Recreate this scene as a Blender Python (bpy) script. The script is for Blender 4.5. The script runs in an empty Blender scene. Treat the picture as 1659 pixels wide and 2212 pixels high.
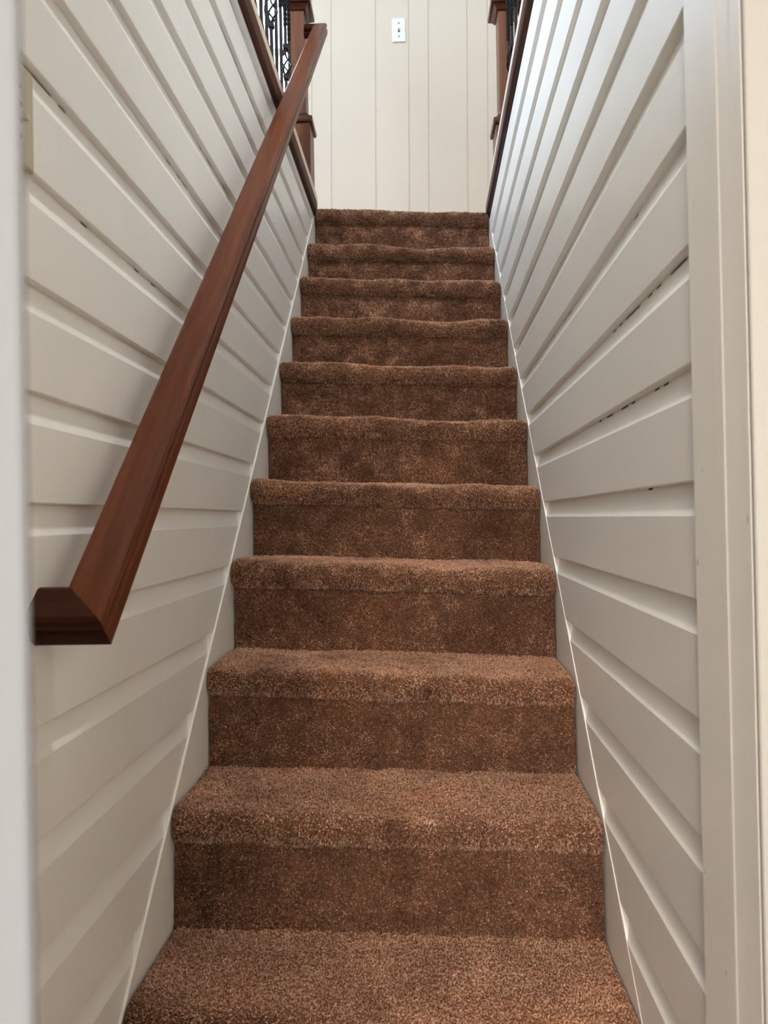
import bpy, bmesh, math, random
import numpy as np
from mathutils import Vector, Matrix

random.seed(7)
rng = np.random.default_rng(11)
scene = bpy.context.scene
COL = scene.collection

# ------------------------------------------------------------------ layout
# eye of the camera is the origin; y runs up the stair, z is up
def XL(y): return -0.4725 + 0.0105 * y          # face of the left skirt
def XR(y): return 0.3075 + 0.0219 * y           # face of the right skirt
def lerp(a, b, t): return a + (b - a) * t

STEPS = [(3.570, 1.438, 1.394),                 # nosing line: y, z at left, z at right (top first)
         (3.312, 1.177, 1.137), (3.079, 0.958, 0.918), (2.842, 0.734, 0.699),
         (2.588, 0.511, 0.473), (2.345, 0.295, 0.261), (2.106, 0.081, 0.047),
         (1.868, -0.130, -0.164), (1.641, -0.349, -0.382), (1.394, -0.564, -0.588),
         (1.155, -0.780, -0.806)]
REC = [.030, .030, .030, .030, .030, .030, .032, .034, .016, .014, .014]
FLOOR_Z = -0.99
PILE = 150000                                     # tufts per square metre
PITCH = 0.1386
LAND_L, LAND_R = 1.469, 1.425
BACK_Y = 4.25

# ------------------------------------------------------------------ materials
def new_mat(name):
    m = bpy.data.materials.new(name); m.use_nodes = True
    nt = m.node_tree
    return m, nt, nt.nodes['Principled BSDF']

def node(nt, typ, **kw):
    n = nt.nodes.new(typ)
    for k, v in kw.items():
        if k in n.inputs: n.inputs[k].default_value = v
        else: setattr(n, k, v)
    return n

def coords(nt, scale=(1, 1, 1), rot=(0, 0, 0)):
    tc = node(nt, 'ShaderNodeTexCoord'); src = tc.outputs['Object']
    if any(rot):
        r = node(nt, 'ShaderNodeMapping'); r.inputs['Rotation'].default_value = rot
        nt.links.new(src, r.inputs['Vector']); src = r.outputs['Vector']
    mp = node(nt, 'ShaderNodeMapping'); mp.inputs['Scale'].default_value = scale
    nt.links.new(src, mp.inputs['Vector'])
    return mp.outputs['Vector']

def ramp(nt, src, stops):
    r = node(nt, 'ShaderNodeValToRGB'); nt.links.new(src, r.inputs['Fac'])
    e = r.color_ramp.elements
    while len(e) < len(stops): e.new(0.5)
    for el, (p, c) in zip(e, stops):
        el.position = p; el.color = (*c, 1) if len(c) == 3 else c
    return r.outputs['Color']

def mix(nt, fac, a, b, mode='MIX'):
    m = node(nt, 'ShaderNodeMix', data_type='RGBA', blend_type=mode)
    if isinstance(fac, (int, float)): m.inputs[0].default_value = fac
    else: nt.links.new(fac, m.inputs[0])
    for i, s in ((6, a), (7, b)):
        if isinstance(s, tuple): m.inputs[i].default_value = (*s, 1)
        else: nt.links.new(s, m.inputs[i])
    return m.outputs[2]

def bump(nt, bs, height, strength, dist):
    b = node(nt, 'ShaderNodeBump', Strength=strength, Distance=dist)
    nt.links.new(height, b.inputs['Height']); nt.links.new(b.outputs['Normal'], bs.inputs['Normal'])

def noise(nt, vec, scale, detail=3, rough=.55):
    n = node(nt, 'ShaderNodeTexNoise', Scale=scale, Detail=detail, Roughness=rough)
    nt.links.new(vec, n.inputs['Vector'])
    return n.outputs['Fac']

def paint(name, col, rough=.35, vary=.05, brush=0.0, brush_scale=(90, 90, 3), stains=False, spec=.5):
    m, nt, bs = new_mat(name)
    v = coords(nt)
    n = noise(nt, v, 2.3, 4)
    dark = tuple(c * (1 - vary) for c in col)
    c = ramp(nt, n, [(.3, dark), (.7, col)])
    if stains:
        n2 = noise(nt, coords(nt, (60, 60, 25)), 1.0, 3)
        mask = ramp(nt, n2, [(.735, (0, 0, 0)), (.76, (1, 1, 1))])
        c = mix(nt, mask, c, (col[0] * .55, col[1] * .5, col[2] * .42))
    nt.links.new(c, bs.inputs['Base Color'])
    bs.inputs['Roughness'].default_value = rough
    bs.inputs['Specular IOR Level'].default_value = spec
    if brush:
        bump(nt, bs, noise(nt, coords(nt, brush_scale), 1.0, 3), brush, .002)
    return m

def wood(name, dark, mid, light, axis='y', rough=.28, coat=.5, rot=(0, 0, 0), spec=.28):
    m, nt, bs = new_mat(name)
    sc = {'x': (3, 70, 70), 'y': (70, 3, 70), 'z': (70, 70, 3)}[axis]
    n = noise(nt, coords(nt, sc, rot), 1.0, 6, .65)
    n2 = noise(nt, coords(nt, tuple(s * .18 for s in sc), rot), 1.0, 3)
    c = ramp(nt, n, [(.28, dark), (.52, mid), (.78, light)])
    c = mix(nt, .45, c, ramp(nt, n2, [(.3, dark), (.7, light)]))
    nt.links.new(c, bs.inputs['Base Color'])
    rr = ramp(nt, n2, [(.35, (rough * .8,) * 3), (.65, (rough * 1.5,) * 3)])
    nt.links.new(rr, bs.inputs['Roughness'])
    bs.inputs['Coat Weight'].default_value = coat
    bs.inputs['Specular IOR Level'].default_value = spec
    bs.inputs['Coat Roughness'].default_value = .28
    bump(nt, bs, n, .18, .0015)
    return m

def carpet(name):
    m, nt, bs = new_mat(name)
    v = coords(nt)
    fine = noise(nt, v, 185, 2, .65)
    mid = noise(nt, v, 480, 2, .6)
    big = noise(nt, v, 7, 4, .6)
    c = ramp(nt, fine, [(.30, (.095, .036, .018)), (.52, (.245, .118, .070)), (.74, (.46, .27, .175))])
    c2 = ramp(nt, mid, [(.32, (.15, .066, .038)), (.70, (.37, .205, .13))])
    c = mix(nt, .5, c, c2)
    at = node(nt, 'ShaderNodeAttribute', attribute_name='yarn')
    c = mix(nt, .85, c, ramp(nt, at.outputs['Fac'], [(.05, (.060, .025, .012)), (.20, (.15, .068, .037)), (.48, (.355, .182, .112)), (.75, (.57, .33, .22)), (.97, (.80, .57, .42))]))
    c = mix(nt, 1.0, c, ramp(nt, big, [(.30, (.66, .58, .53)), (.50, (1, 1, 1)), (.72, (1.18, 1.10, 1.0))]), 'MULTIPLY')
    blot = noise(nt, coords(nt, (2.5, 2.5, 3.7)), 1.0, 2, .5)        # trodden-in dirt
    c = mix(nt, ramp(nt, blot, [(.62, (0, 0, 0)), (.75, (.40, .40, .40))]), c, (.115, .047, .024))
    nt.links.new(c, bs.inputs['Base Color'])
    bs.inputs['Roughness'].default_value = .95
    bs.inputs['Specular IOR Level'].default_value = .15
    bs.inputs['Sheen Weight'].default_value = .35
    bs.inputs['Sheen Roughness'].default_value = .4
    bs.inputs['Sheen Tint'].default_value = (.85, .65, .55, 1)
    bump(nt, bs, fine, .5, .003)
    return m

M = {}
M['siding'] = paint('siding white paint', (.885, .87, .825), .36, .06, .25, (45, 45, 2.2), False)
M['skirt'] = paint('skirt white paint', (.86, .84, .78), .4, .06, .15)
M['jamb'] = paint('door frame paint', (.93, .90, .84), .33, .04, .25, (60, 60, 2), True)
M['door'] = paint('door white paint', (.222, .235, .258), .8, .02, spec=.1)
M['cream'] = paint('cream wall paint', (.69, .61, .515), .55, .03, .12, (20, 20, 20))
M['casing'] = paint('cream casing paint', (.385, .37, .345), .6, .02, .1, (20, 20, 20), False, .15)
M['white_wall'] = paint('white wall paint', (.82, .81, .78), .6, .03)
M['ceiling'] = paint('ceiling paint', (.85, .84, .81), .8, .02)
M['carpet'] = carpet('brown carpet')
M['rail'] = wood('varnished rail wood', (.032, .007, .002), (.105, .025, .007), (.20, .060, .019), 'y', .36, .14, (-math.atan(.931), 0, 0), .08)
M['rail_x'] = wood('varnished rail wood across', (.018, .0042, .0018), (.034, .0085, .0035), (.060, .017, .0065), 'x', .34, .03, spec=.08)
M['newel'] = wood('stained newel wood', (.055, .014, .005), (.125, .040, .015), (.24, .090, .038), 'z', .35, .2, spec=.2)
M['newel_trim'] = wood('stained moulding wood', (.040, .010, .005), (.085, .025, .013), (.14, .045, .024), 'x', .32, .25, spec=.2)
M['fascia'] = wood('dark fascia wood', (.040, .016, .010), (.070, .028, .017), (.11, .045, .027), 'y', .6, 0)
M['light_wood'] = paint('pale bead wood', (.88, .68, .53), .5, .08)
m, nt, bs = new_mat('black iron')
bs.inputs['Base Color'].default_value = (.007, .0065, .007, 1); bs.inputs['Specular IOR Level'].default_value = .2
bs.inputs['Roughness'].default_value = .42
bump(nt, bs, noise(nt, coords(nt), 160, 3), .3, .001)
M['iron'] = m
M['almond'] = paint('almond plastic', (.50, .44, .29), .35, .05)
M['almond_light'] = paint('almond toggle plastic', (.64, .52, .34), .35, .05)
M['plate'] = paint('white plastic', (.83, .83, .82), .3, .01)
m, nt, bs = new_mat('dark slot'); bs.inputs['Base Color'].default_value = (.02, .017, .014, 1); bs.inputs['Roughness'].default_value = .9
M['dark'] = m
m, nt, bs = new_mat('tarnished screw'); bs.inputs['Base Color'].default_value = (.09, .075, .055, 1)
bs.inputs['Metallic'].default_value = .7; bs.inputs['Roughness'].default_value = .5
M['screw'] = m
m, nt, bs = new_mat('window glass')
tr = node(nt, 'ShaderNodeBsdfTransparent'); gl = node(nt, 'ShaderNodeBsdfGlossy', Roughness=.02)
mx = node(nt, 'ShaderNodeMixShader', Fac=.06)
nt.links.new(tr.outputs[0], mx.inputs[1]); nt.links.new(gl.outputs[0], mx.inputs[2])
nt.links.new(mx.outputs[0], nt.nodes['Material Output'].inputs['Surface'])
M['glass'] = m
m, nt, bs = new_mat('lamp diffuser')
bs.inputs['Base Color'].default_value = (.9, .88, .82, 1)
bs.inputs['Emission Color'].default_value = (1, .80, .55, 1); bs.inputs['Emission Strength'].default_value = 6
M['lamp'] = m

# ------------------------------------------------------------------ mesh helpers
def link(o, parent=None):
    COL.objects.link(o)
    if parent is not None: o.parent = parent
    return o

def mesh_obj(name, verts, faces, mat, parent=None, smooth=False, mats=None, midx=None):
    me = bpy.data.meshes.new(name)
    me.from_pydata([tuple(v) for v in verts], [], faces); me.update()
    bm = bmesh.new(); bm.from_mesh(me); bmesh.ops.recalc_face_normals(bm, faces=bm.faces)
    bm.to_mesh(me); bm.free()
    for mm in (mats or [mat]): me.materials.append(mm)
    if midx is not None: me.polygons.foreach_set('material_index', midx)
    if smooth: me.polygons.foreach_set('use_smooth', [True] * len(me.polygons))
    return link(bpy.data.objects.new(name, me), parent)

class MB:
    """collects shapes and builds them as one mesh"""
    def __init__(s): s.v = []; s.f = []
    def add(s, v, f):
        o = len(s.v); s.v += [tuple(p) for p in v]; s.f += [tuple(i + o for i in q) for q in f]; return s
    def box(s, x0, x1, y0, y1, z0, z1):
        v = [(x, y, z) for z in (z0, z1) for y in (y0, y1) for x in (x0, x1)]
        return s.add(v, [(0, 2, 3, 1), (4, 5, 7, 6), (0, 1, 5, 4), (2, 6, 7, 3), (0, 4, 6, 2), (1, 3, 7, 5)])
    def rings(s, rings, cap=True, closed=True):
        n = len(rings[0]); v = [p for r in rings for p in r]; f = []
        for i in range(len(rings) - 1):
            for j in range(n if closed else n - 1):
                k = (j + 1) % n
                f.append((i * n + j, i * n + k, (i + 1) * n + k, (i + 1) * n + j))
        if cap: f += [tuple(range(n))[::-1], tuple((len(rings) - 1) * n + j for j in range(n))]
        return s.add(v, f)
    def tube(s, pts, r, seg=8, cap=True):
        pts = [Vector(p) for p in pts]; rr = r if isinstance(r, (list, tuple)) else [r] * len(pts)
        rings = []; ref = Vector((0, 0, 1))
        for i, p in enumerate(pts):
            d = (pts[min(i + 1, len(pts) - 1)] - pts[max(i - 1, 0)]).normalized()
            a = Vector((1, 0, 0)) if abs(d.x) < .8 else Vector((0, 1, 0))
            u = d.cross(a).normalized(); w = d.cross(u)
            rings.append([p + (u * math.cos(t) + w * math.sin(t)) * rr[i] for t in [2 * math.pi * k / seg for k in range(seg)]])
        return s.rings(rings, cap)
    def build(s, name, mat, parent=None, smooth=False, bevel=0, seg=2):
        o = mesh_obj(name, s.v, s.f, mat, parent, smooth)
        if bevel:
            md = o.modifiers.new('bevel', 'BEVEL'); md.width = bevel; md.segments = seg; md.limit_method = 'ANGLE'
            md.angle_limit = math.radians(40); md.harden_normals = False
            for p in o.data.polygons: p.use_smooth = True
            md2 = o.modifiers.new('wn', 'WEIGHTED_NORMAL')
        return o

def structure(o, label=None):
    o['kind'] = 'structure'
    if label: o['label'] = label
    return o

def thing(name, label, cat, loc=(0, 0, 0), group=None):
    o = bpy.data.objects.new(name, None); COL.objects.link(o); o.location = loc
    o.empty_display_size = .05
    return tag(o, label, cat, group)

def tag(o, label, cat, group=None):
    o['label'] = label; o['category'] = cat
    if group: o['group'] = group
    return o

# ------------------------------------------------------------------ siding walls
def siding(name, side, z_line, z_lo, z_hi, y0, y1, cracks):
    """drop siding: flat face, cove at the top of every board, the next board's lower edge above it"""
    X = (lambda y: XL(y) - .004) if side < 0 else (lambda y: XR(y) + .0012)
    t = .0118 if side < 0 else .0142
    k0 = math.floor((z_lo - z_line) / PITCH); k1 = math.ceil((z_hi - z_line) / PITCH)
    ns = 130; ys = np.linspace(y0, y1, ns + 1)
    V = []; F = []; MI = []
    cove_h = .041
    for k in range(k0, k1):
        zb = z_line + k * PITCH; zt = min(zb + PITCH, z_hi)
        off = random.uniform(-.0008, .0008)
        prof = [(t + .004, zb), (.0015, zb), (0, zb + .0015), (0, zb + PITCH - cove_h)]
        for i in range(1, 9):
            u = i / 8
            prof.append((t * (1 - (1 - u) ** 1.22), zb + PITCH - cove_h + u * (cove_h - .0030)))
        prof.append((t + .001, zb + PITCH))
        prof = [(d, min(z, z_hi)) for d, z in prof]
        wave = np.cumsum(rng.normal(0, .00012, ns + 1)); wave -= np.linspace(wave[0], wave[-1], ns + 1)
        o = len(V); n = len(prof)
        for i, y in enumerate(ys):
            for j, (d, z) in enumerate(prof):
                dz = wave[i] if j in (1, 2) else 0
                V.append((X(y) + side * (d + off), y, z + dz))
        cr = cracks.get(k + 1, ())
        for i in range(ns):
            ym = .5 * (ys[i] + ys[i + 1])
            for j in range(n - 1):
                a = o + i * n + j
                F.append((a, a + 1, a + n + 1, a + n))
                hit = j == n - 2 and any(p0 <= ym <= p1 and random.random() < pr for p0, p1, pr in cr)
                MI.append(1 if hit else 0)
    # back and ends close the wall into a solid
    for yy in (y0, y1):
        o = len(V); xb = X(yy) + side * .0215
        V += [(xb, yy, z_lo), (xb, yy, z_hi), (xb + side * .09, yy, z_hi), (xb + side * .09, yy, z_lo)]
    F += [(o - 4, o - 3, o - 2, o - 1), (o, o + 1, o + 2, o + 3), (o - 4, o, o + 3, o - 1), (o - 3, o - 2, o + 2, o + 1),
          (o - 2, o - 1, o + 3, o + 2), (o - 4, o - 3, o + 1, o)]
    MI += [0] * 6
    me = bpy.data.meshes.new(name); me.from_pydata(V, [], F); me.update()
    me.materials.append(M['siding']); me.materials.append(M['dark'])
    me.polygons.foreach_set('material_index', MI)
    ob = link(bpy.data.objects.new(name, me))
    # face the normals into the stairwell
    bm = bmesh.new(); bm.from_mesh(me)
    for f in bm.faces:
        c = f.calc_center_median(); f.normal_update()
        if f.normal.x * side > .02: f.normal_flip()
    bm.to_mesh(me); bm.free()
    for i, p in enumerate(me.polygons): p.use_smooth = False
    return structure(ob)

siding('wall_left', -1, .5812, -1.06, 1.437, .888, 3.60,
       {5: ((1.9, 2.32, .93), (2.36, 2.62, .95)), 6: ((1.9, 2.2, .7),), 0: ((.9, 1.0, .97), (1.0, 1.06, .6), (1.06, 1.3, .15)),
        -1: ((1.1, 1.5, .12),), 1: ((1.5, 1.9, .3),), 2: ((1.6, 2.2, .12),), 4: ((2.4, 3.2, .3),)})
siding('wall_right', 1, .3137, -1.06, 1.412, .888, 3.60,
       {0: ((.95, 1.12, .6), (1.12, 1.4, .3)), -1: ((1.02, 1.15, .35), (1.2, 1.28, .8), (1.35, 1.52, .45)), 1: ((1.05, 1.2, .15), (1.7, 2.1, .2)),
        5: ((2.3, 2.5, .9), (2.55, 2.8, .5)), 6: ((1.6, 1.8, .6),), 3: ((2.0, 2.4, .15),), -2: ((1.1, 1.2, .1),)})

# sloped skirt boards that carry the stair sides
def skirt(name, side):
    X = XL if side < 0 else XR
    i = 1 if side < 0 else 2
    ya, za = STEPS[1][0], STEPS[1][i]; yb, zb = STEPS[9][0], STEPS[9][i]
    s = (za - zb) / (ya - yb); off = .013 if side < 0 else .010
    top = lambda y: za + s * (y - ya) + off
    y0, y1 = .90, 3.60
    th = .024; lip = .0022 if side < 0 else .0012
    n = 40; prof = [y0 + (y1 - y0) * q / n for q in range(n + 1)]
    rings = []
    for y in prof:
        zt = min(top(y), (LAND_L if side < 0 else LAND_R) - .02) + random.uniform(-.0012, .0012)
        zl = max(top(y) - .46, -1.0)
        x = X(y)
        rings.append([(x, y, zl), (x, y, zt - lip), (x + side * lip, y, zt), (x + side * th, y, zt), (x + side * th, y, zl)])
    mb = MB(); mb.rings(rings)
    return structure(mb.build(name, M['skirt']))
skirt('trim_1', -1); skirt('trim_2', 1)

# dark fascia and pale bead along the top of both siding walls
def fascia(n, side, z0, z1, z2):
    X = XL if side < 0 else XR
    a, b = MB(), MB()
    A = []; B = []
    for y in (.888, 3.60):
        x = X(y)
        A.append([(x - side * .010, y, z0 + .004), (x - side * .013, y, z0 + .010), (x - side * .013, y, z1), (x + side * .085, y, z1), (x + side * .085, y, z0)])
        A[-1].append((x - side * .004, y, z0))
        B.append([(x - side * .013, y, z1), (x - side * .0145, y, z1 + .004), (x - side * .0145, y, z2 - .004), (x - side * .010, y, z2), (x + side * .060, y, z2), (x + side * .060, y, z1)])
    a.rings(A); b.rings(B)
    structure(a.build('trim_%d' % n, M['fascia'])); structure(b.build('trim_%d' % (n + 1), M['light_wood']))
fascia(3, -1, 1.437, 1.499, 1.534)
fascia(5, 1, 1.410, 1.452, 1.477)

# ------------------------------------------------------------------ carpeted stairs
def smooth2(a, k):
    for ax in (0, 1):
        pad = [(0, 0), (0, 0)]; pad[ax] = (k, k)
        b = np.cumsum(np.pad(a, pad, mode='wrap'), axis=ax)
        sl1 = [slice(None)] * 2; sl0 = [slice(None)] * 2
        sl1[ax] = slice(2 * k, None); sl0[ax] = slice(0, -2 * k)
        a = (b[tuple(sl1)] - b[tuple(sl0)]) / (2 * k)
    return a / (a.std() + 1e-9)

def carpet_sheet(name, prof, zl, zr, parent, res, amp=1.0, sag=None, xin=.003, length=.0068, nap=-.30):
    """prof: list of (y, z, wl) points; z is offset from the side heights zl/zr blended by X"""
    P = np.array(prof)
    wz = P[:, 2] if P.shape[1] > 2 else np.zeros(len(P))
    ze = P[:, 1] + (1 - wz) * (zl[0] + zr[0]) / 2 + wz * (zl[1] + zr[1]) / 2        # true height along the middle
    seg = np.hypot(np.diff(P[:, 0]), np.diff(ze)); s = np.concatenate([[0], np.cumsum(seg)])
    m = max(4, int(s[-1] / res)); S = np.linspace(0, s[-1], m)
    y = np.interp(S, s, P[:, 0]); z = np.interp(S, s, P[:, 1])
    w = np.interp(S, s, P[:, 2]) if P.shape[1] > 2 else np.zeros(m)
    n = int(.80 / res); T = np.linspace(0, 1, n)
    Y = np.repeat(y[:, None], n, 1); Zo = np.repeat(z[:, None], n, 1); W = np.repeat(w[:, None], n, 1)
    X0 = XL(Y) + xin; X1 = XR(Y) - xin
    Xg = X0 + (X1 - X0) * T[None, :]
    Z = Zo + (zl[0] + (zr[0] - zl[0]) * T)[None, :] * (1 - W) + (zl[1] + (zr[1] - zl[1]) * T)[None, :] * W
    ty = np.gradient(y, S); tz = np.gradient(np.interp(S, s, ze), S)
    tl = np.hypot(ty, tz); ty /= tl; tz /= tl
    # normals of the profile: tread up, riser toward -y
    ny = tz; nz = -ty
    r1 = smooth2(rng.normal(size=(m, n)), 1); r2 = smooth2(rng.normal(size=(m, n)), 4); r3 = smooth2(rng.normal(size=(m, n)), 22)
    D = amp * (.0010 * r1 + .0008 * r2 + .0012 * r3)
    if sag is not None:
        D = D + sag[0][None, :] * sag[1](S / s[-1])[:, None] if callable(sag[1]) else D
    edge = np.clip(np.minimum(T, 1 - T) * .80 / .012, 0, 1)
    D = D - .004 * (1 - edge)[None, :] ** 2
    Y = Y + D * ny[:, None]; Z = Z + D * nz[:, None]
    jx = rng.normal(0, .0006, (m, n)); jx[:, 0] *= .5; jx[:, -1] *= .5
    V = np.stack([Xg + jx, Y, Z], -1).reshape(-1, 3)
    i = np.arange(m - 1)[:, None] * n + np.arange(n - 1)[None, :]
    F = np.stack([i, i + 1, i + n + 1, i + n], -1).reshape(-1, 4)
    # twisted yarn tufts standing on the sheet
    cnt = int(s[-1] * .80 * PILE)
    G = V.reshape(m, n, 3)
    fi = rng.uniform(0, m - 1.001, cnt); fj = rng.uniform(0, n - 1.001, cnt)
    a, b = fi.astype(int), fj.astype(int); u, v = (fi - a)[:, None], (fj - b)[:, None]
    C = G[a, b] * (1 - u) * (1 - v) + G[a + 1, b] * u * (1 - v) + G[a, b + 1] * (1 - u) * v + G[a + 1, b + 1] * u * v
    N = np.stack([np.zeros(cnt), ny[a], nz[a]], -1)
    T1 = np.tile(np.array([1.0, 0, 0]), (cnt, 1)); T2 = np.cross(N, T1)
    worn = np.clip((N[:, 2] - .75) / .2, 0, 1)                          # flat of the tread: matted by feet
    patch = smooth2(rng.normal(size=(m, n)), 5)[a, b]
    lay = smooth2(rng.normal(size=(m, n)), 14)[a, b] * .16 + patch * (1 - worn) * .18   # pile brushed one way in patches
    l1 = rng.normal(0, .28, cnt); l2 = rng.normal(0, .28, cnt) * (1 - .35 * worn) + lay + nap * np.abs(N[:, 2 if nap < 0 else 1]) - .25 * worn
    edge_t = np.clip(np.minimum(fj, n - 1 - fj) / n * .80 / .008, .25, 1) * (np.clip(fi / m * s[-1] / .014, .3, 1) if nap > 0 else np.clip((m - 1 - fi) / m * s[-1] / .014, .3, 1))
    L = length * rng.uniform(.65, 1.15, cnt) * edge_t * (1 - .28 * worn)
    D1 = N + T1 * (l1 * .6)[:, None] + T2 * (l2 * .6)[:, None]
    D2 = N + T1 * (l1 * 1.5 + rng.normal(0, .25, cnt))[:, None] + T2 * (l2 * 1.5 + rng.normal(0, .25, cnt))[:, None]
    D1 /= np.linalg.norm(D1, axis=1)[:, None]; D2 /= np.linalg.norm(D2, axis=1)[:, None]
    mid_ = C + D1 * (L * .6)[:, None]; tip = mid_ + D2 * (L * .4)[:, None]
    ph = rng.uniform(0, 6.283, cnt); rad = rng.uniform(.0009, .0015, cnt)
    TV = [None] * 7
    for q in range(3):
        an = ph + q * 2.0944
        off = T1 * np.cos(an)[:, None] + T2 * np.sin(an)[:, None]
        TV[q] = C - N * .001 + off * (rad * .9)[:, None]
        an2 = an + 1.0
        off = T1 * np.cos(an2)[:, None] + T2 * np.sin(an2)[:, None]
        TV[3 + q] = mid_ + off * rad[:, None]
    TV[6] = tip
    TV = np.stack(TV, 1)                                                # cnt,7,3
    x0c = XL(TV[..., 1]) + .0008; x1c = XR(TV[..., 1]) - .0008
    TV[..., 0] = np.clip(TV[..., 0], x0c, x1c)
    base = len(V) + np.arange(cnt)[:, None] * 7
    QF = np.concatenate([base + np.array(q) for q in ((0, 1, 4, 3), (1, 2, 5, 4), (2, 0, 3, 5))])
    TF = np.concatenate([base + np.array(q) for q in ((3, 4, 6), (4, 5, 6), (5, 3, 6))])
    shade_ = np.concatenate([rng.uniform(.05, .25, len(V)), np.repeat(np.clip(np.where(nap > 0, .32, .49) + .15 * worn + rng.normal(0, 1, cnt) * (.26 - .11 * worn) + .09 * patch * (1 - worn), 0, 1), 7)])  # sheet and risers darker, treads lighter: shade of the pile put into colour
    V = np.concatenate([V, TV.reshape(-1, 3)])
    loops = np.concatenate([F.ravel(), QF.ravel(), TF.ravel()]).astype(np.int32)
    tot = np.concatenate([np.full(len(F) + len(QF), 4), np.full(len(TF), 3)]).astype(np.int32)
    start = np.concatenate([[0], np.cumsum(tot)[:-1]]).astype(np.int32)
    F = tot
    me = bpy.data.meshes.new(name)
    me.vertices.add(len(V)); me.vertices.foreach_set('co', V.astype(np.float32).ravel())
    me.loops.add(len(loops)); me.loops.foreach_set('vertex_index', loops)
    me.polygons.add(len(tot)); me.polygons.foreach_set('loop_start', start)
    me.polygons.foreach_set('loop_total', tot)
    me.update(calc_edges=True)
    at = me.attributes.new('yarn', 'FLOAT', 'POINT'); at.data.foreach_set('value', shade_.astype(np.float32))
    me.polygons.foreach_set('use_smooth', np.ones(len(F), bool))
    me.materials.append(M['carpet'])
    return link(bpy.data.objects.new(name, me), parent)

R = .031
stairs = thing('staircase', 'steep straight staircase covered in worn brown carpet between white siding walls', 'staircase')
for n, (yn, zl, zr) in enumerate(STEPS):
    near = n >= 7
    res = .0028 if near else .0036
    yb = STEPS[n - 1][0] + REC[n - 1] + .008 if n else BACK_Y - .002
    prof = [(yb, R), (yn + R + .004, R)]
    for a in range(0, 11):
        th = math.radians(90 + a * 17.5)
        prof.append((yn + R + R * math.cos(th) * 1.0, R * math.sin(th)))
    prof.append((yn + REC[n] + .006, -R + .001)); 
    prof.append((yn + REC[n] + .010, -R - .004))
    nx = int(.80 / res)
    T = np.linspace(0, 1, nx)
    sg = np.zeros(nx)
    ph = rng.uniform(0, 6.28, 3)
    for q, f in enumerate((1.3, 2.4, 4.1)): sg += np.sin(T * 6.283 * f + ph[q]) * (.0030, .0026, .0014)[q]
    sg -= .007 * np.exp(-((T - .62) / .22) ** 2)
    total = (yb - yn) + .12
    def prof_w(u): return np.exp(-((u - .62 - .12) / .16) ** 2)
    st = carpet_sheet('step', prof, (zl, zl), (zr, zr), stairs, res, 1.0, (sg, prof_w))
    if n + 1 < len(STEPS): _, zl2, zr2 = STEPS[n + 1]; zb = R - .006
    else: zl2 = zr2 = FLOOR_Z; zb = -.003
    rp = []
    for q in range(13):
        u = q / 12
        yy = yn + REC[n] + .004 * math.exp(-((u - .1) / .1) ** 2) - .006 * u ** 3
        rp.append((yy, lerp(-R + .006, zb, u), u))
    # heights are blended from this step's nosing to the next tread
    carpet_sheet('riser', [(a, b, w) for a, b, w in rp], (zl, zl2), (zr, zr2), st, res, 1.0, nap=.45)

# timber carriage under the carpet
mb = MB(); rl = []; rr_ = []
for side, rg in ((-1, rl), (1, rr_)):
    X = XL if side < 0 else XR; i = 1 if side < 0 else 2
    pts = []
    for n, st in enumerate(STEPS):
        yb = STEPS[n - 1][0] + REC[n - 1] + .022 if n else 3.66
        pts += [(yb, st[i] + R - .026), (st[0] + REC[n] + .022, st[i] + R - .026)]
    pts.append((STEPS[-1][0] + REC[-1] + .022, FLOOR_Z + .002)); pts.append((1.60, FLOOR_Z + .002))
    pts.append((3.66, pts[0][1] - .45))
    for y, z in pts: rg.append((X(y) - side * .002, y, z))
mb.rings([rl, rr_])
mb.build('carriage', M['skirt'], stairs)

# ------------------------------------------------------------------ floors, walls, ceilings
mb = MB()
y0, y1 = 0.0, BACK_Y
mb.rings([[(-2.2, y0, 1.24), (XL(y0) - .085, y0, 1.24), (XL(y0) - .085, y0, LAND_L), (-2.2, y0, LAND_L)],
          [(-2.2, 3.60, 1.24), (XL(3.6) - .085, 3.60, 1.24), (XL(3.6) - .085, 3.60, LAND_L), (-2.2, 3.60, LAND_L)]])
mb.rings([[(2.2, y0, 1.24), (XR(y0) + .085, y0, 1.24), (XR(y0) + .085, y0, LAND_R), (2.2, y0, LAND_R)],
          [(2.2, 3.60, 1.24), (XR(3.6) + .085, 3.60, 1.24), (XR(3.6) + .085, 3.60, LAND_R), (2.2, 3.60, LAND_R)]])
mb.rings([[(-2.2, 3.602, 1.24), (XL(3.6), 3.602, 1.24), (XL(3.6), 3.602, LAND_L), (-2.2, 3.602, LAND_L)],
          [(-2.2, y1, 1.24), (XL(y1), y1, 1.24), (XL(y1), y1, LAND_L), (-2.2, y1, LAND_L)]])
mb.rings([[(2.2, 3.602, 1.24), (XR(3.6), 3.602, 1.24), (XR(3.6), 3.602, LAND_R), (2.2, 3.602, LAND_R)],
          [(2.2, y1, 1.24), (XR(y1), y1, 1.24), (XR(y1), y1, LAND_R), (2.2, y1, LAND_R)]])
mb.box(XL(0) - .085, XR(0) + .085, 0.0, .90, 1.24, 1.43)
structure(mb.build('floor_upper', M['carpet']))
mb = MB(); mb.box(-1.8, 1.8, -2.4, 1.6, FLOOR_Z - .05, FLOOR_Z)
structure(mb.build('floor', M['carpet']))

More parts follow.
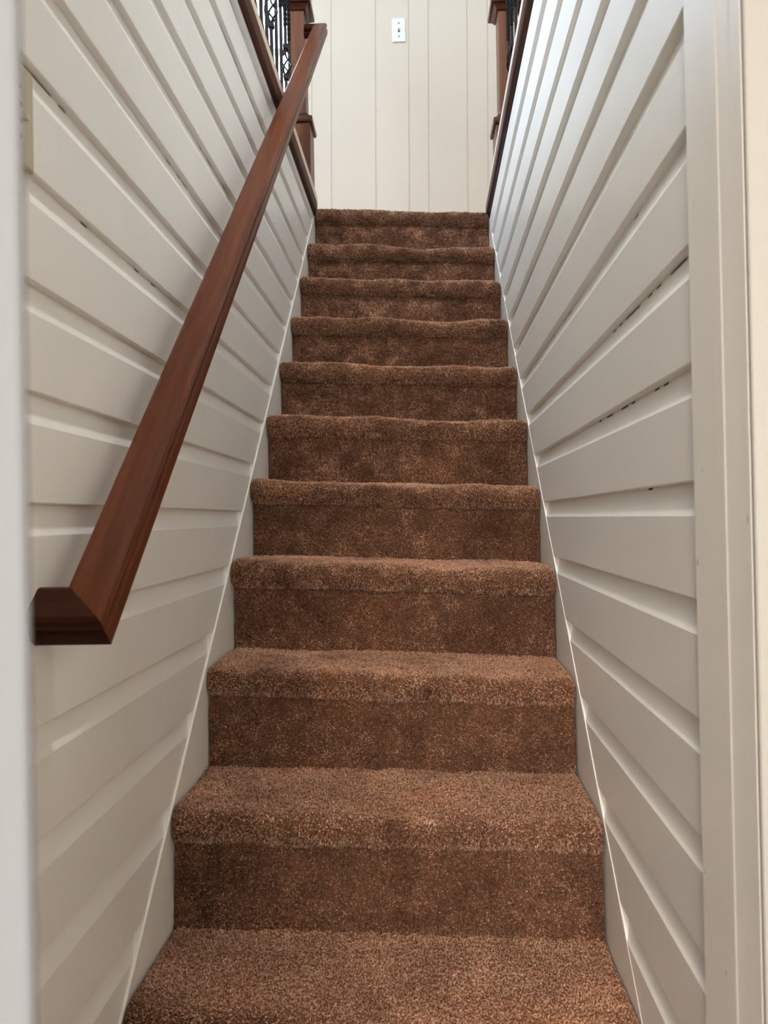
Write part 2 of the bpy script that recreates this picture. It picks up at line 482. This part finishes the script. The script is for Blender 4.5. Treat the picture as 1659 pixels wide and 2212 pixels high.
# cream panelled wall facing the stair, vertical V grooves
GX = [-.518, -.409, -.160, .026, .135, .351, .464, .71, .80, 1.02, 1.27, 1.36, 1.60, 1.83, 1.94]
def grooved(x0, x1, z0, z1, mb):
    gs = [g for g in GX if x0 + .02 < g < x1 - .02]
    lean = .0152; g = .0042
    prof = [(x0, 0, 0)]
    for q in gs: prof += [(q - g, 0, 1), (q - g * .35, .0045, 1), (q + g * .35, .0045, 1), (q + g, 0, 1)]
    prof += [(x1, 0, 0), (x1, .10, 0), (x0, .10, 0)]
    r = [[(x + lean * (z - 2.2) * k, BACK_Y + d, z) for x, d, k in prof] for z in (z0, z1)]
    mb.rings(r)
mb = MB()
WX0, WX1, WZ0, WZ1 = -1.75, -.60, 1.95, 3.35
grooved(WX1, 2.2, 1.2, 3.9, mb)
mb.box(-2.2, WX0, BACK_Y, BACK_Y + .10, 1.2, 3.9)
mb.box(WX0, WX1, BACK_Y, BACK_Y + .10, 1.2, WZ0); mb.box(WX0, WX1, BACK_Y, BACK_Y + .10, WZ1, 3.9)
structure(mb.build('wall_back', M['cream']), 'cream painted wall with vertical board grooves')

def wall_x(name, x, sx, mat, ya, yb, za, zb, hole):
    a, b = min(x, x + sx), max(x, x + sx); mb = MB()
    if hole:
        h0, h1, g0, g1 = hole
        mb.box(a, b, ya, h0, za, zb); mb.box(a, b, h1, yb, za, zb); mb.box(a, b, h0, h1, za, g0); mb.box(a, b, h0, h1, g1, zb)
    else: mb.box(a, b, ya, yb, za, zb)
    return structure(mb.build(name, mat))
W2 = (.45, 2.45, 2.15, 3.65)
wall_x('wall_upper_left', -2.2, -.1, M['white_wall'], 0, BACK_Y + .1, 1.2, 3.9, W2)
wall_x('wall_upper_right', 2.2, .1, M['white_wall'], 0, BACK_Y + .1, 1.2, 3.9, None)
mb = MB(); mb.box(-2.3, 2.3, -.1, 0, 1.2, 3.9); structure(mb.build('wall_upper_front', M['white_wall']))
mb = MB(); mb.box(-2.3, 2.3, -.1, BACK_Y + .1, 3.9, 4.0); structure(mb.build('ceiling', M['ceiling']))

# doorway wall and the room the camera stands in
JL, JR, DH = XL(.8) + .006, .326, 1.06
mb = MB()
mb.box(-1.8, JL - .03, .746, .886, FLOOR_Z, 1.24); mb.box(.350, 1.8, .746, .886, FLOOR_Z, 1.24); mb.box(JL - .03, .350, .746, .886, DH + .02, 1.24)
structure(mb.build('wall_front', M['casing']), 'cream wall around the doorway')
def jamb(name, prof, mat):
    mb = MB(); mb.rings([[(x, y, z) for x, y in prof] for z in (FLOOR_Z, DH + .02)])
    return structure(mb.build(name, mat, bevel=.0008))
jamb('trim_7', [(.3250, .7460), (.3250, .7700), (.3240, .7720), (.3240, .7965), (.3229, .7985), (.3225, .8010), (.3225, .8860),
                (.346, .8895), (.3499, .8895), (.3499, .7460)], M['jamb'])
jamb('trim_8', [(JL, .7275), (JL, .8895), (JL - .0299, .8895), (JL - .0299, .7275)], M['jamb'])
mb = MB(); mb.box(JL, .3225, .7275, .8895, DH, DH + .0199); structure(mb.build('trim_9', M['jamb']))
# cream casing board on the room side, its inner edge at the doorway
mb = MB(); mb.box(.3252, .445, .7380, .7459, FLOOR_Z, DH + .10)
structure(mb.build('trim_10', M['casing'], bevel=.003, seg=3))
mb = MB(); mb.box(-1.9, -1.8, -2.5, .886, FLOOR_Z, 1.24); structure(mb.build('wall_lower_left', M['white_wall']))
mb = MB(); mb.box(1.8, 1.9, -2.5, .886, FLOOR_Z, 1.24); structure(mb.build('wall_lower_right', M['white_wall']))
W3 = (-1.0, .9, -.25, .85)
mb = MB()
mb.box(-1.8, W3[0], -2.5, -2.4, FLOOR_Z, 1.24); mb.box(W3[1], 1.8, -2.5, -2.4, FLOOR_Z, 1.24)
mb.box(W3[0], W3[1], -2.5, -2.4, FLOOR_Z, W3[2]); mb.box(W3[0], W3[1], -2.5, -2.4, W3[3], 1.24)
structure(mb.build('wall_lower_back', M['white_wall']))
mb = MB(); mb.box(-1.9, 1.9, -2.5, .746, 1.24, 1.30); structure(mb.build('ceiling_lower', M['ceiling']))

FILL_W, WORLD = 100, 11.8
# windows: frame, muntins, pane; daylight comes in upstairs, added fill light downstairs
def window(name, u0, u1, z0, z1, plane, at, size, nrm, fill=None):
    """plane 'y': u is x, at is y; plane 'x': u is y, at is x"""
    P = (lambda u, d, z: (u, at + d, z)) if plane == 'y' else (lambda u, d, z: (at + d, u, z))
    def bx(mb, ua, ub, d0, d1, za, zb):
        p, q = P(ua, d0, za), P(ub, d1, zb)
        mb.box(min(p[0], q[0]), max(p[0], q[0]), min(p[1], q[1]), max(p[1], q[1]), za, zb)
    f = MB(); w = .045
    d0, d1 = (.03, .08) if size > 0 else (-.08, -.03)
    bx(f, u0, u0 + w, d0, d1, z0, z1); bx(f, u1 - w, u1, d0, d1, z0, z1)
    bx(f, u0 + w, u1 - w, d0, d1, z0, z0 + w); bx(f, u0 + w, u1 - w, d0, d1, z1 - w, z1)
    zm = (z0 + z1) / 2; bx(f, u0 + w, u1 - w, d0, d1, zm - .02, zm + .02)
    fr = structure(f.build(name, M['skirt']))
    g = MB(); dm = (d0 + d1) / 2
    bx(g, u0 + w * .8, u1 - w * .8, dm - .002, dm + .002, z0 + w * .8, z1 - w * .8)
    g.build('pane', M['glass'], fr)
    L = bpy.data.lights.new(name + '_daylight', 'AREA'); L.shape = 'RECTANGLE'
    L.size = u1 - u0; L.size_y = z1 - z0; L.cycles.is_portal = fill is None
    if fill: L.energy, L.color = fill                 # warm fill lamp added behind the pane
    o = link(bpy.data.objects.new(name + '_daylight', L))
    o.location = P((u0 + u1) / 2, d1 * 1.3 if size > 0 else d0 * 1.3, zm)
    o.rotation_euler = Vector(nrm).to_track_quat('-Z', 'Z').to_euler() if plane == 'x' else Vector(nrm).to_track_quat('-Z', 'Z').to_euler()
window('window_1', WX0, WX1, WZ0, WZ1, 'y', BACK_Y, 1, (0, -1, 0))
window('window_2', W2[0], W2[1], W2[2], W2[3], 'x', -2.2, -1, (1, 0, 0))
window('fill_window', W3[0], W3[1], W3[2], W3[3], 'y', -2.4, -1, (0, 1, 0), (FILL_W, (1, .81, .58)))  # unseen window added for warm frontal light on the lower stair

# half-open white door, its free edge near the camera
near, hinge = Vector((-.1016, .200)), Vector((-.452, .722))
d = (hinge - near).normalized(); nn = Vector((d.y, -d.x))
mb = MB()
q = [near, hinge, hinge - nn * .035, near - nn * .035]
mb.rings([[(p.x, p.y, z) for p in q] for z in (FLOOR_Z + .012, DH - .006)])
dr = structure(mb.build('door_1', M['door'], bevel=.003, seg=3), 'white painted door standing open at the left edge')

# ------------------------------------------------------------------ handrail
SL = .931
sv = Vector((0, 1, SL)).normalized(); up_n = Vector((0, -SL, 1)).normalized()
def railz(y): return SL * (y - .946) - .067
RC = .061
yB, yC = .916, 3.418
Bp = Vector((XL(yB) + RC, yB, railz(yB))); Cp = Vector((XL(yC) + RC, yC, railz(yC)))
prof = [(-.0225, 0), (.0225, 0), (.0285, -.0035), (.0312, -.0095), (.0305, -.0155), (.0270, -.0190), (.0270, -.0220),
        (.0302, -.0250), (.0312, -.0310), (.0302, -.0450), (.0262, -.0500)]
prof = prof + [(-u, n) for u, n in prof[::-1] if n < -.001] 
prof = [p for i, p in enumerate(prof) if p not in prof[:i]]
fwd = (Cp - Bp).normalized(); lat = Vector((1, 0, 0))
def at_corner(C):      # mitre between the sloping rail and a return running towards -x
    return [C + up_n * n + lat * u + fwd * (-u if C is Bp else u) for u, n in prof]
hand = thing('handrail', 'varnished reddish brown wooden handrail rising along the left siding wall', 'handrail', tuple(Bp))
def local(ring): return [tuple(p - Bp) for p in ring]
mb = MB(); mb.rings([local(at_corner(Bp)), local(at_corner(Cp))])
o = mb.build('rail', M['rail'], hand, smooth=False)
def shade(o, ang=20):
    for p in o.data.polygons: p.use_smooth = True
    o.data.set_sharp_from_angle(angle=math.radians(ang))
shade(o)
wallx = XL(yB) - .004
def end_ring(C, x, s): return [Vector((x, C.y, C.z)) + up_n * n + fwd * (-u if s < 0 else u) for u, n in prof]
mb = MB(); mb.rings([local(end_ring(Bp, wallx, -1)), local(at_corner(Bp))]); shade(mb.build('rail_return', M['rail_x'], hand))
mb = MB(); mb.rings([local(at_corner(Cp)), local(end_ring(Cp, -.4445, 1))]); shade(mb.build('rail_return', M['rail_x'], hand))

# ------------------------------------------------------------------ balustrades
def sq(cx, cy, h, z):
    g = h + NEWEL_DEEP                       # a little deeper than wide
    return [(cx - h, cy - h, z), (cx + h, cy - h, z), (cx + h, cy + g, z), (cx - h, cy + g, z)]
NEWEL_DEEP = .028
def newel_post(parent, cx, cy, zb, dz):
    mb = MB()
    mb.rings([sq(cx, cy, .055, zb), sq(cx, cy, .055, 1.786 + dz)])
    mb.rings([sq(cx, cy, .0355, 1.786 + dz), sq(cx, cy, .0335, 2.352 + dz)])
    mb.rings([sq(cx, cy, .055, 2.352 + dz), sq(cx, cy, .055, 2.54 + dz)])
    p = mb.build('newel_post', M['newel'], parent, bevel=.0025)
    for z, sg in ((1.786 + dz, 1), (2.358 + dz, -1)):
        mb = MB()
        rr = [(.0555, 0), (.064, .002), (.067, .010), (.067, .020), (.064, .027), (.056, .030), (.052, .036), (.046, .040), (.043, .048), (.038, .052)]
        mb.rings([sq(cx, cy, r, z + sg * h) for r, h in (rr if sg > 0 else rr)])
        o = mb.build('moulding', M['newel_trim'], p); shade(o, 40)
    mb = MB(); rr = [(.056, 2.54), (.068, 2.545), (.070, 2.565), (.062, 2.580), (.030, 2.61), (.004, 2.622)]
    mb.rings([sq(cx, cy, r, z + dz) for r, z in rr]); shade(mb.build('cap', M['newel_trim'], p), 40)
    return p

def baluster(parent, cx, cy, zb, dz, basket, zt):
    h = .0058
    rings = []
    def add(z, hh, tw=0):
        c, s = math.cos(tw), math.sin(tw)
        rings.append([(cx + c * a - s * b, cy + s * a + c * b, z) for a, b in ((-hh, -hh), (hh, -hh), (hh, hh), (-hh, hh))])
    zc = 1.968 + dz
    def knuckle(z0):
        for zz, hh in ((z0 - .040, h), (z0 - .034, .0084), (z0 - .008, .0104), (z0 + .006, .0104), (z0 + .026, .0072), (z0 + .030, h)): add(zz, hh)
    def ring_block(z0):
        for zz, hh in ((z0 - .011, h), (z0 - .010, .0098), (z0 - .004, .0105), (z0 + .004, .0105), (z0 + .010, .0098), (z0 + .011, h)): add(zz, hh)
    add(zb, h); knuckle(1.752 + dz)
    parts = []
    if basket:
        ring_block(zc - .066); add(zc - .050, h)
        parts.append(rings); rings = []
        def add(z, hh, tw=0):
            c, s = math.cos(tw), math.sin(tw)
            rings.append([(cx + c * a - s * b, cy + s * a + c * b, z) for a, b in ((-hh, -hh), (hh, -hh), (hh, hh), (-hh, hh))])
        def ring_block(z0):
            for zz, hh in ((z0 - .011, h), (z0 - .010, .0098), (z0 - .004, .0105), (z0 + .004, .0105), (z0 + .010, .0098), (z0 + .011, h)): add(zz, hh)
        add(zc + .050, h); ring_block(zc + .066)
    add(2.12 + dz, h)
    for i in range(1, 85): add(2.12 + dz + .0036 * i, h * 1.06, i * math.radians(15))
    add(2.428 + dz, h, math.radians(1260)); add(zt, h, math.radians(1260))
    parts.append(rings)
    mb = MB()
    for r in parts: mb.rings(r)
    b = mb.build('baluster', M['iron'], parent)
    if basket:
        mb = MB()
        for q in range(4):
            pts = []
            for i in range(15):
                u = i / 14; r = .0035 + .0215 * math.sin(math.pi * u) ** .8
                a = q * math.pi / 2 + .5 + u * math.pi * 1.05
                pts.append((cx + r * math.cos(a), cy + r * math.sin(a), zc - .054 + .108 * u))
            mb.tube(pts, .0036, 6)
        o = mb.build('basket', M['iron'], b, smooth=True)
    return b

def balustrade(label, bx, nx, zb, dz, ys, baskets):
    root = thing('balustrade', label, 'railing', (nx, 3.46, zb), 'balustrades beside the stairwell')
    objs = []
    p = newel_post(None, nx, 3.46, zb, dz); objs.append(p)
    for i, y in enumerate(ys):
        objs.append(baluster(None, bx, y, zb, dz, i in baskets, 2.452 + dz))
    mb = MB(); w = .03
    rr = [(-w, 2.45), (w, 2.45), (w + .002, 2.475), (w - .004, 2.50), (.012, 2.508), (-.012, 2.508), (-w + .004, 2.50), (-w - .002, 2.475)]
    mb.rings([[(bx + a, y, z + dz) for a, z in rr] for y in (.75, 3.404)])
    o = mb.build('banister', M['rail'], None); shade(o); objs.append(o)
    for o in objs:
        o.parent = root
        o.matrix_parent_inverse = Matrix.Translation((-nx, -3.46, -zb))
    return root
YS = [3.355, 3.252, 3.132, 3.018, 2.905, 2.806, 2.700, 2.570, 2.465, 2.36, 2.25, 2.14, 2.03, 1.92]
BK = (1, 4, 7, 10, 13)
balustrade('black iron baluster railing with brown newel post left of the stairwell, above the handrail', -.505, -.480, LAND_L, 0, YS, BK)
balustrade('black iron baluster railing with brown newel post right of the stairwell', .463, .462, LAND_R, -.040, YS, BK)

# ------------------------------------------------------------------ wall switches
def cyl(mb, c, axis, r, l, seg=14):
    c = Vector(c); a = Vector(axis).normalized()
    mb.tube([c, c + a * l * .8, c + a * l], [r, r, r * .8], seg)
sx = XL(.905) - .005
sw = thing('light_switch', 'almond plastic light switch on the left siding by the door', 'light switch', (sx, .898, .4985))
mb = MB()
pr = [(-.035, -.0625, 0), (.0345, -.0625, 0), (.0345, .0625, 0), (-.035, .0625, 0)]
mb.rings([[(x, a * k, b * k2) for a, b, _ in pr] for x, k, k2 in ((-.001, 1, 1), (.0035, 1, 1), (.0065, .93, .96))])
# opening around the toggle stays dark
mb.build('wall_plate', M['almond'], sw, bevel=.0012)
mb = MB(); mb.box(.0064, .0070, -.0052, .0052, -.0125, .0125); mb.build('slot', M['dark'], sw)
mb = MB(); mb.rings([[(.0066, -.0042, -.011), (.0066, .0042, -.011), (.0066, .0042, .006), (.0066, -.0042, .006)],
                     [(.0165, -.0034, -.012), (.0165, .0034, -.012), (.0165, .0034, -.005), (.0165, -.0034, -.005)]])
mb.build('toggle', M['almond_light'], sw, bevel=.0008)
for z in (.030, -.030):
    mb = MB(); cyl(mb, (.0062, 0, z), (1, 0, 0), .0034, .0016); mb.build('screw', M['screw'], sw)

px0, px1, pz0, pz1 = -.0600, .0160, 2.655, 2.790
sw = thing('switch_plate', 'small white switch plate high on the cream panelled wall', 'light switch', ((px0 + px1) / 2, BACK_Y, (pz0 + pz1) / 2))
hw, hh = (px1 - px0) / 2, (pz1 - pz0) / 2
mb = MB()
mb.rings([[(a * hw * k, -d, b * hh * k2) for a, b in ((-1, -1), (1, -1), (1, 1), (-1, 1))] for d, k, k2 in ((0, 1, 1), (.004, 1, 1), (.0085, .90, .945))])
mb.build('wall_plate', M['plate'], sw, bevel=.001)
mb = MB(); mb.box(-.0052, .0052, -.0092, -.0084, -.013, .013); mb.build('slot', M['dark'], sw)
mb = MB(); mb.rings([[(-.0042, -.0088, -.006), (.0042, -.0088, -.006), (.0042, -.0088, .008), (-.0042, -.0088, .008)],
                     [(-.0036, -.021, -.001), (.0036, -.021, -.001), (.0036, -.021, .007), (-.0036, -.021, .007)]])
mb.build('toggle', M['plate'], sw)
for z in (.037, -.037):
    mb = MB(); cyl(mb, (0, -.0080, z), (0, -1, 0), .0040, .0016); mb.build('screw', M['screw'], sw)

# ------------------------------------------------------------------ lamps
def ceiling_lamp(name, label, loc, r, power, col):
    t = thing(name, label, 'lamp', loc)
    mb = MB(); mb.rings([[(rr * math.cos(a), rr * math.sin(a), z) for a in [2 * math.pi * k / 32 for k in range(32)]] for rr, z in ((r * 1.05, 0), (r * 1.05, -.02), (r, -.03))])
    mb.build('base', M['plate'], t)
    mb = MB(); mb.rings([[(rr * math.cos(a), rr * math.sin(a), z) for a in [2 * math.pi * k / 32 for k in range(32)]] for rr, z in ((r * .97, -.03), (r * .9, -.06), (r * .6, -.085), (r * .1, -.095))])
    mb.build('diffuser', M['lamp'], t, smooth=True)
    L = bpy.data.lights.new(name + '_light', 'AREA'); L.shape = 'DISK'; L.size = r * 1.8; L.energy = power; L.color = col
    o = link(bpy.data.objects.new('lamp_light', L), t); o.location = (0, 0, -.10)
LOW_W, UP_W = 28, 58
ceiling_lamp('ceiling_lamp', 'round ceiling lamp in the room below', (-.02, -1.0, 1.24), .16, LOW_W, (1, .80, .57))
ceiling_lamp('ceiling_lamp', 'added round ceiling lamp above the stairwell', (.0, 1.0, 3.9), .18, UP_W, (1, .97, .93))  # unseen lamp added to brighten treads and walls from above

# ------------------------------------------------------------------ sky and camera
w = bpy.data.worlds.new('sky'); scene.world = w; w.use_nodes = True
bg = w.node_tree.nodes['Background']
bg.inputs['Color'].default_value = (.66, .83, 1.0, 1); bg.inputs['Strength'].default_value = WORLD

yaw, pit, rol, F = -.0369, .0081, -.0192, 1650.0
fw = Vector((math.sin(yaw) * math.cos(pit), math.cos(yaw) * math.cos(pit), math.sin(pit)))
rt = Vector((math.cos(yaw), -math.sin(yaw), 0)); upv = rt.cross(fw)
r2 = rt * math.cos(rol) + upv * math.sin(rol); u2 = upv * math.cos(rol) - rt * math.sin(rol)
cam = bpy.data.cameras.new('camera'); co = link(bpy.data.objects.new('camera', cam))
co.matrix_world = Matrix(((r2.x, u2.x, -fw.x, 0), (r2.y, u2.y, -fw.y, 0), (r2.z, u2.z, -fw.z, 0), (0, 0, 0, 1)))
cam.sensor_fit = 'VERTICAL'; cam.sensor_height = 36.0; cam.lens = F / 2212 * 36.0
cam.clip_start = .02; cam.clip_end = 60
cam.dof.use_dof = True; cam.dof.focus_distance = 2.2; cam.dof.aperture_fstop = cam.lens / 3.5
scene.camera = co

vs = scene.view_settings
vs.view_transform = 'Standard'; vs.look = 'None'; vs.gamma = 1.0; vs.exposure = 0.17; vs.use_curve_mapping = False
cy = scene.cycles
cy.use_denoising = True
cy.use_adaptive_sampling = True; cy.adaptive_threshold = .06; cy.adaptive_min_samples = 16
cy.max_bounces = 8; cy.diffuse_bounces = 6; cy.glossy_bounces = 3; cy.transparent_max_bounces = 8
cy.caustics_reflective = False; cy.caustics_refractive = False
cy.sample_clamp_indirect = 6.0
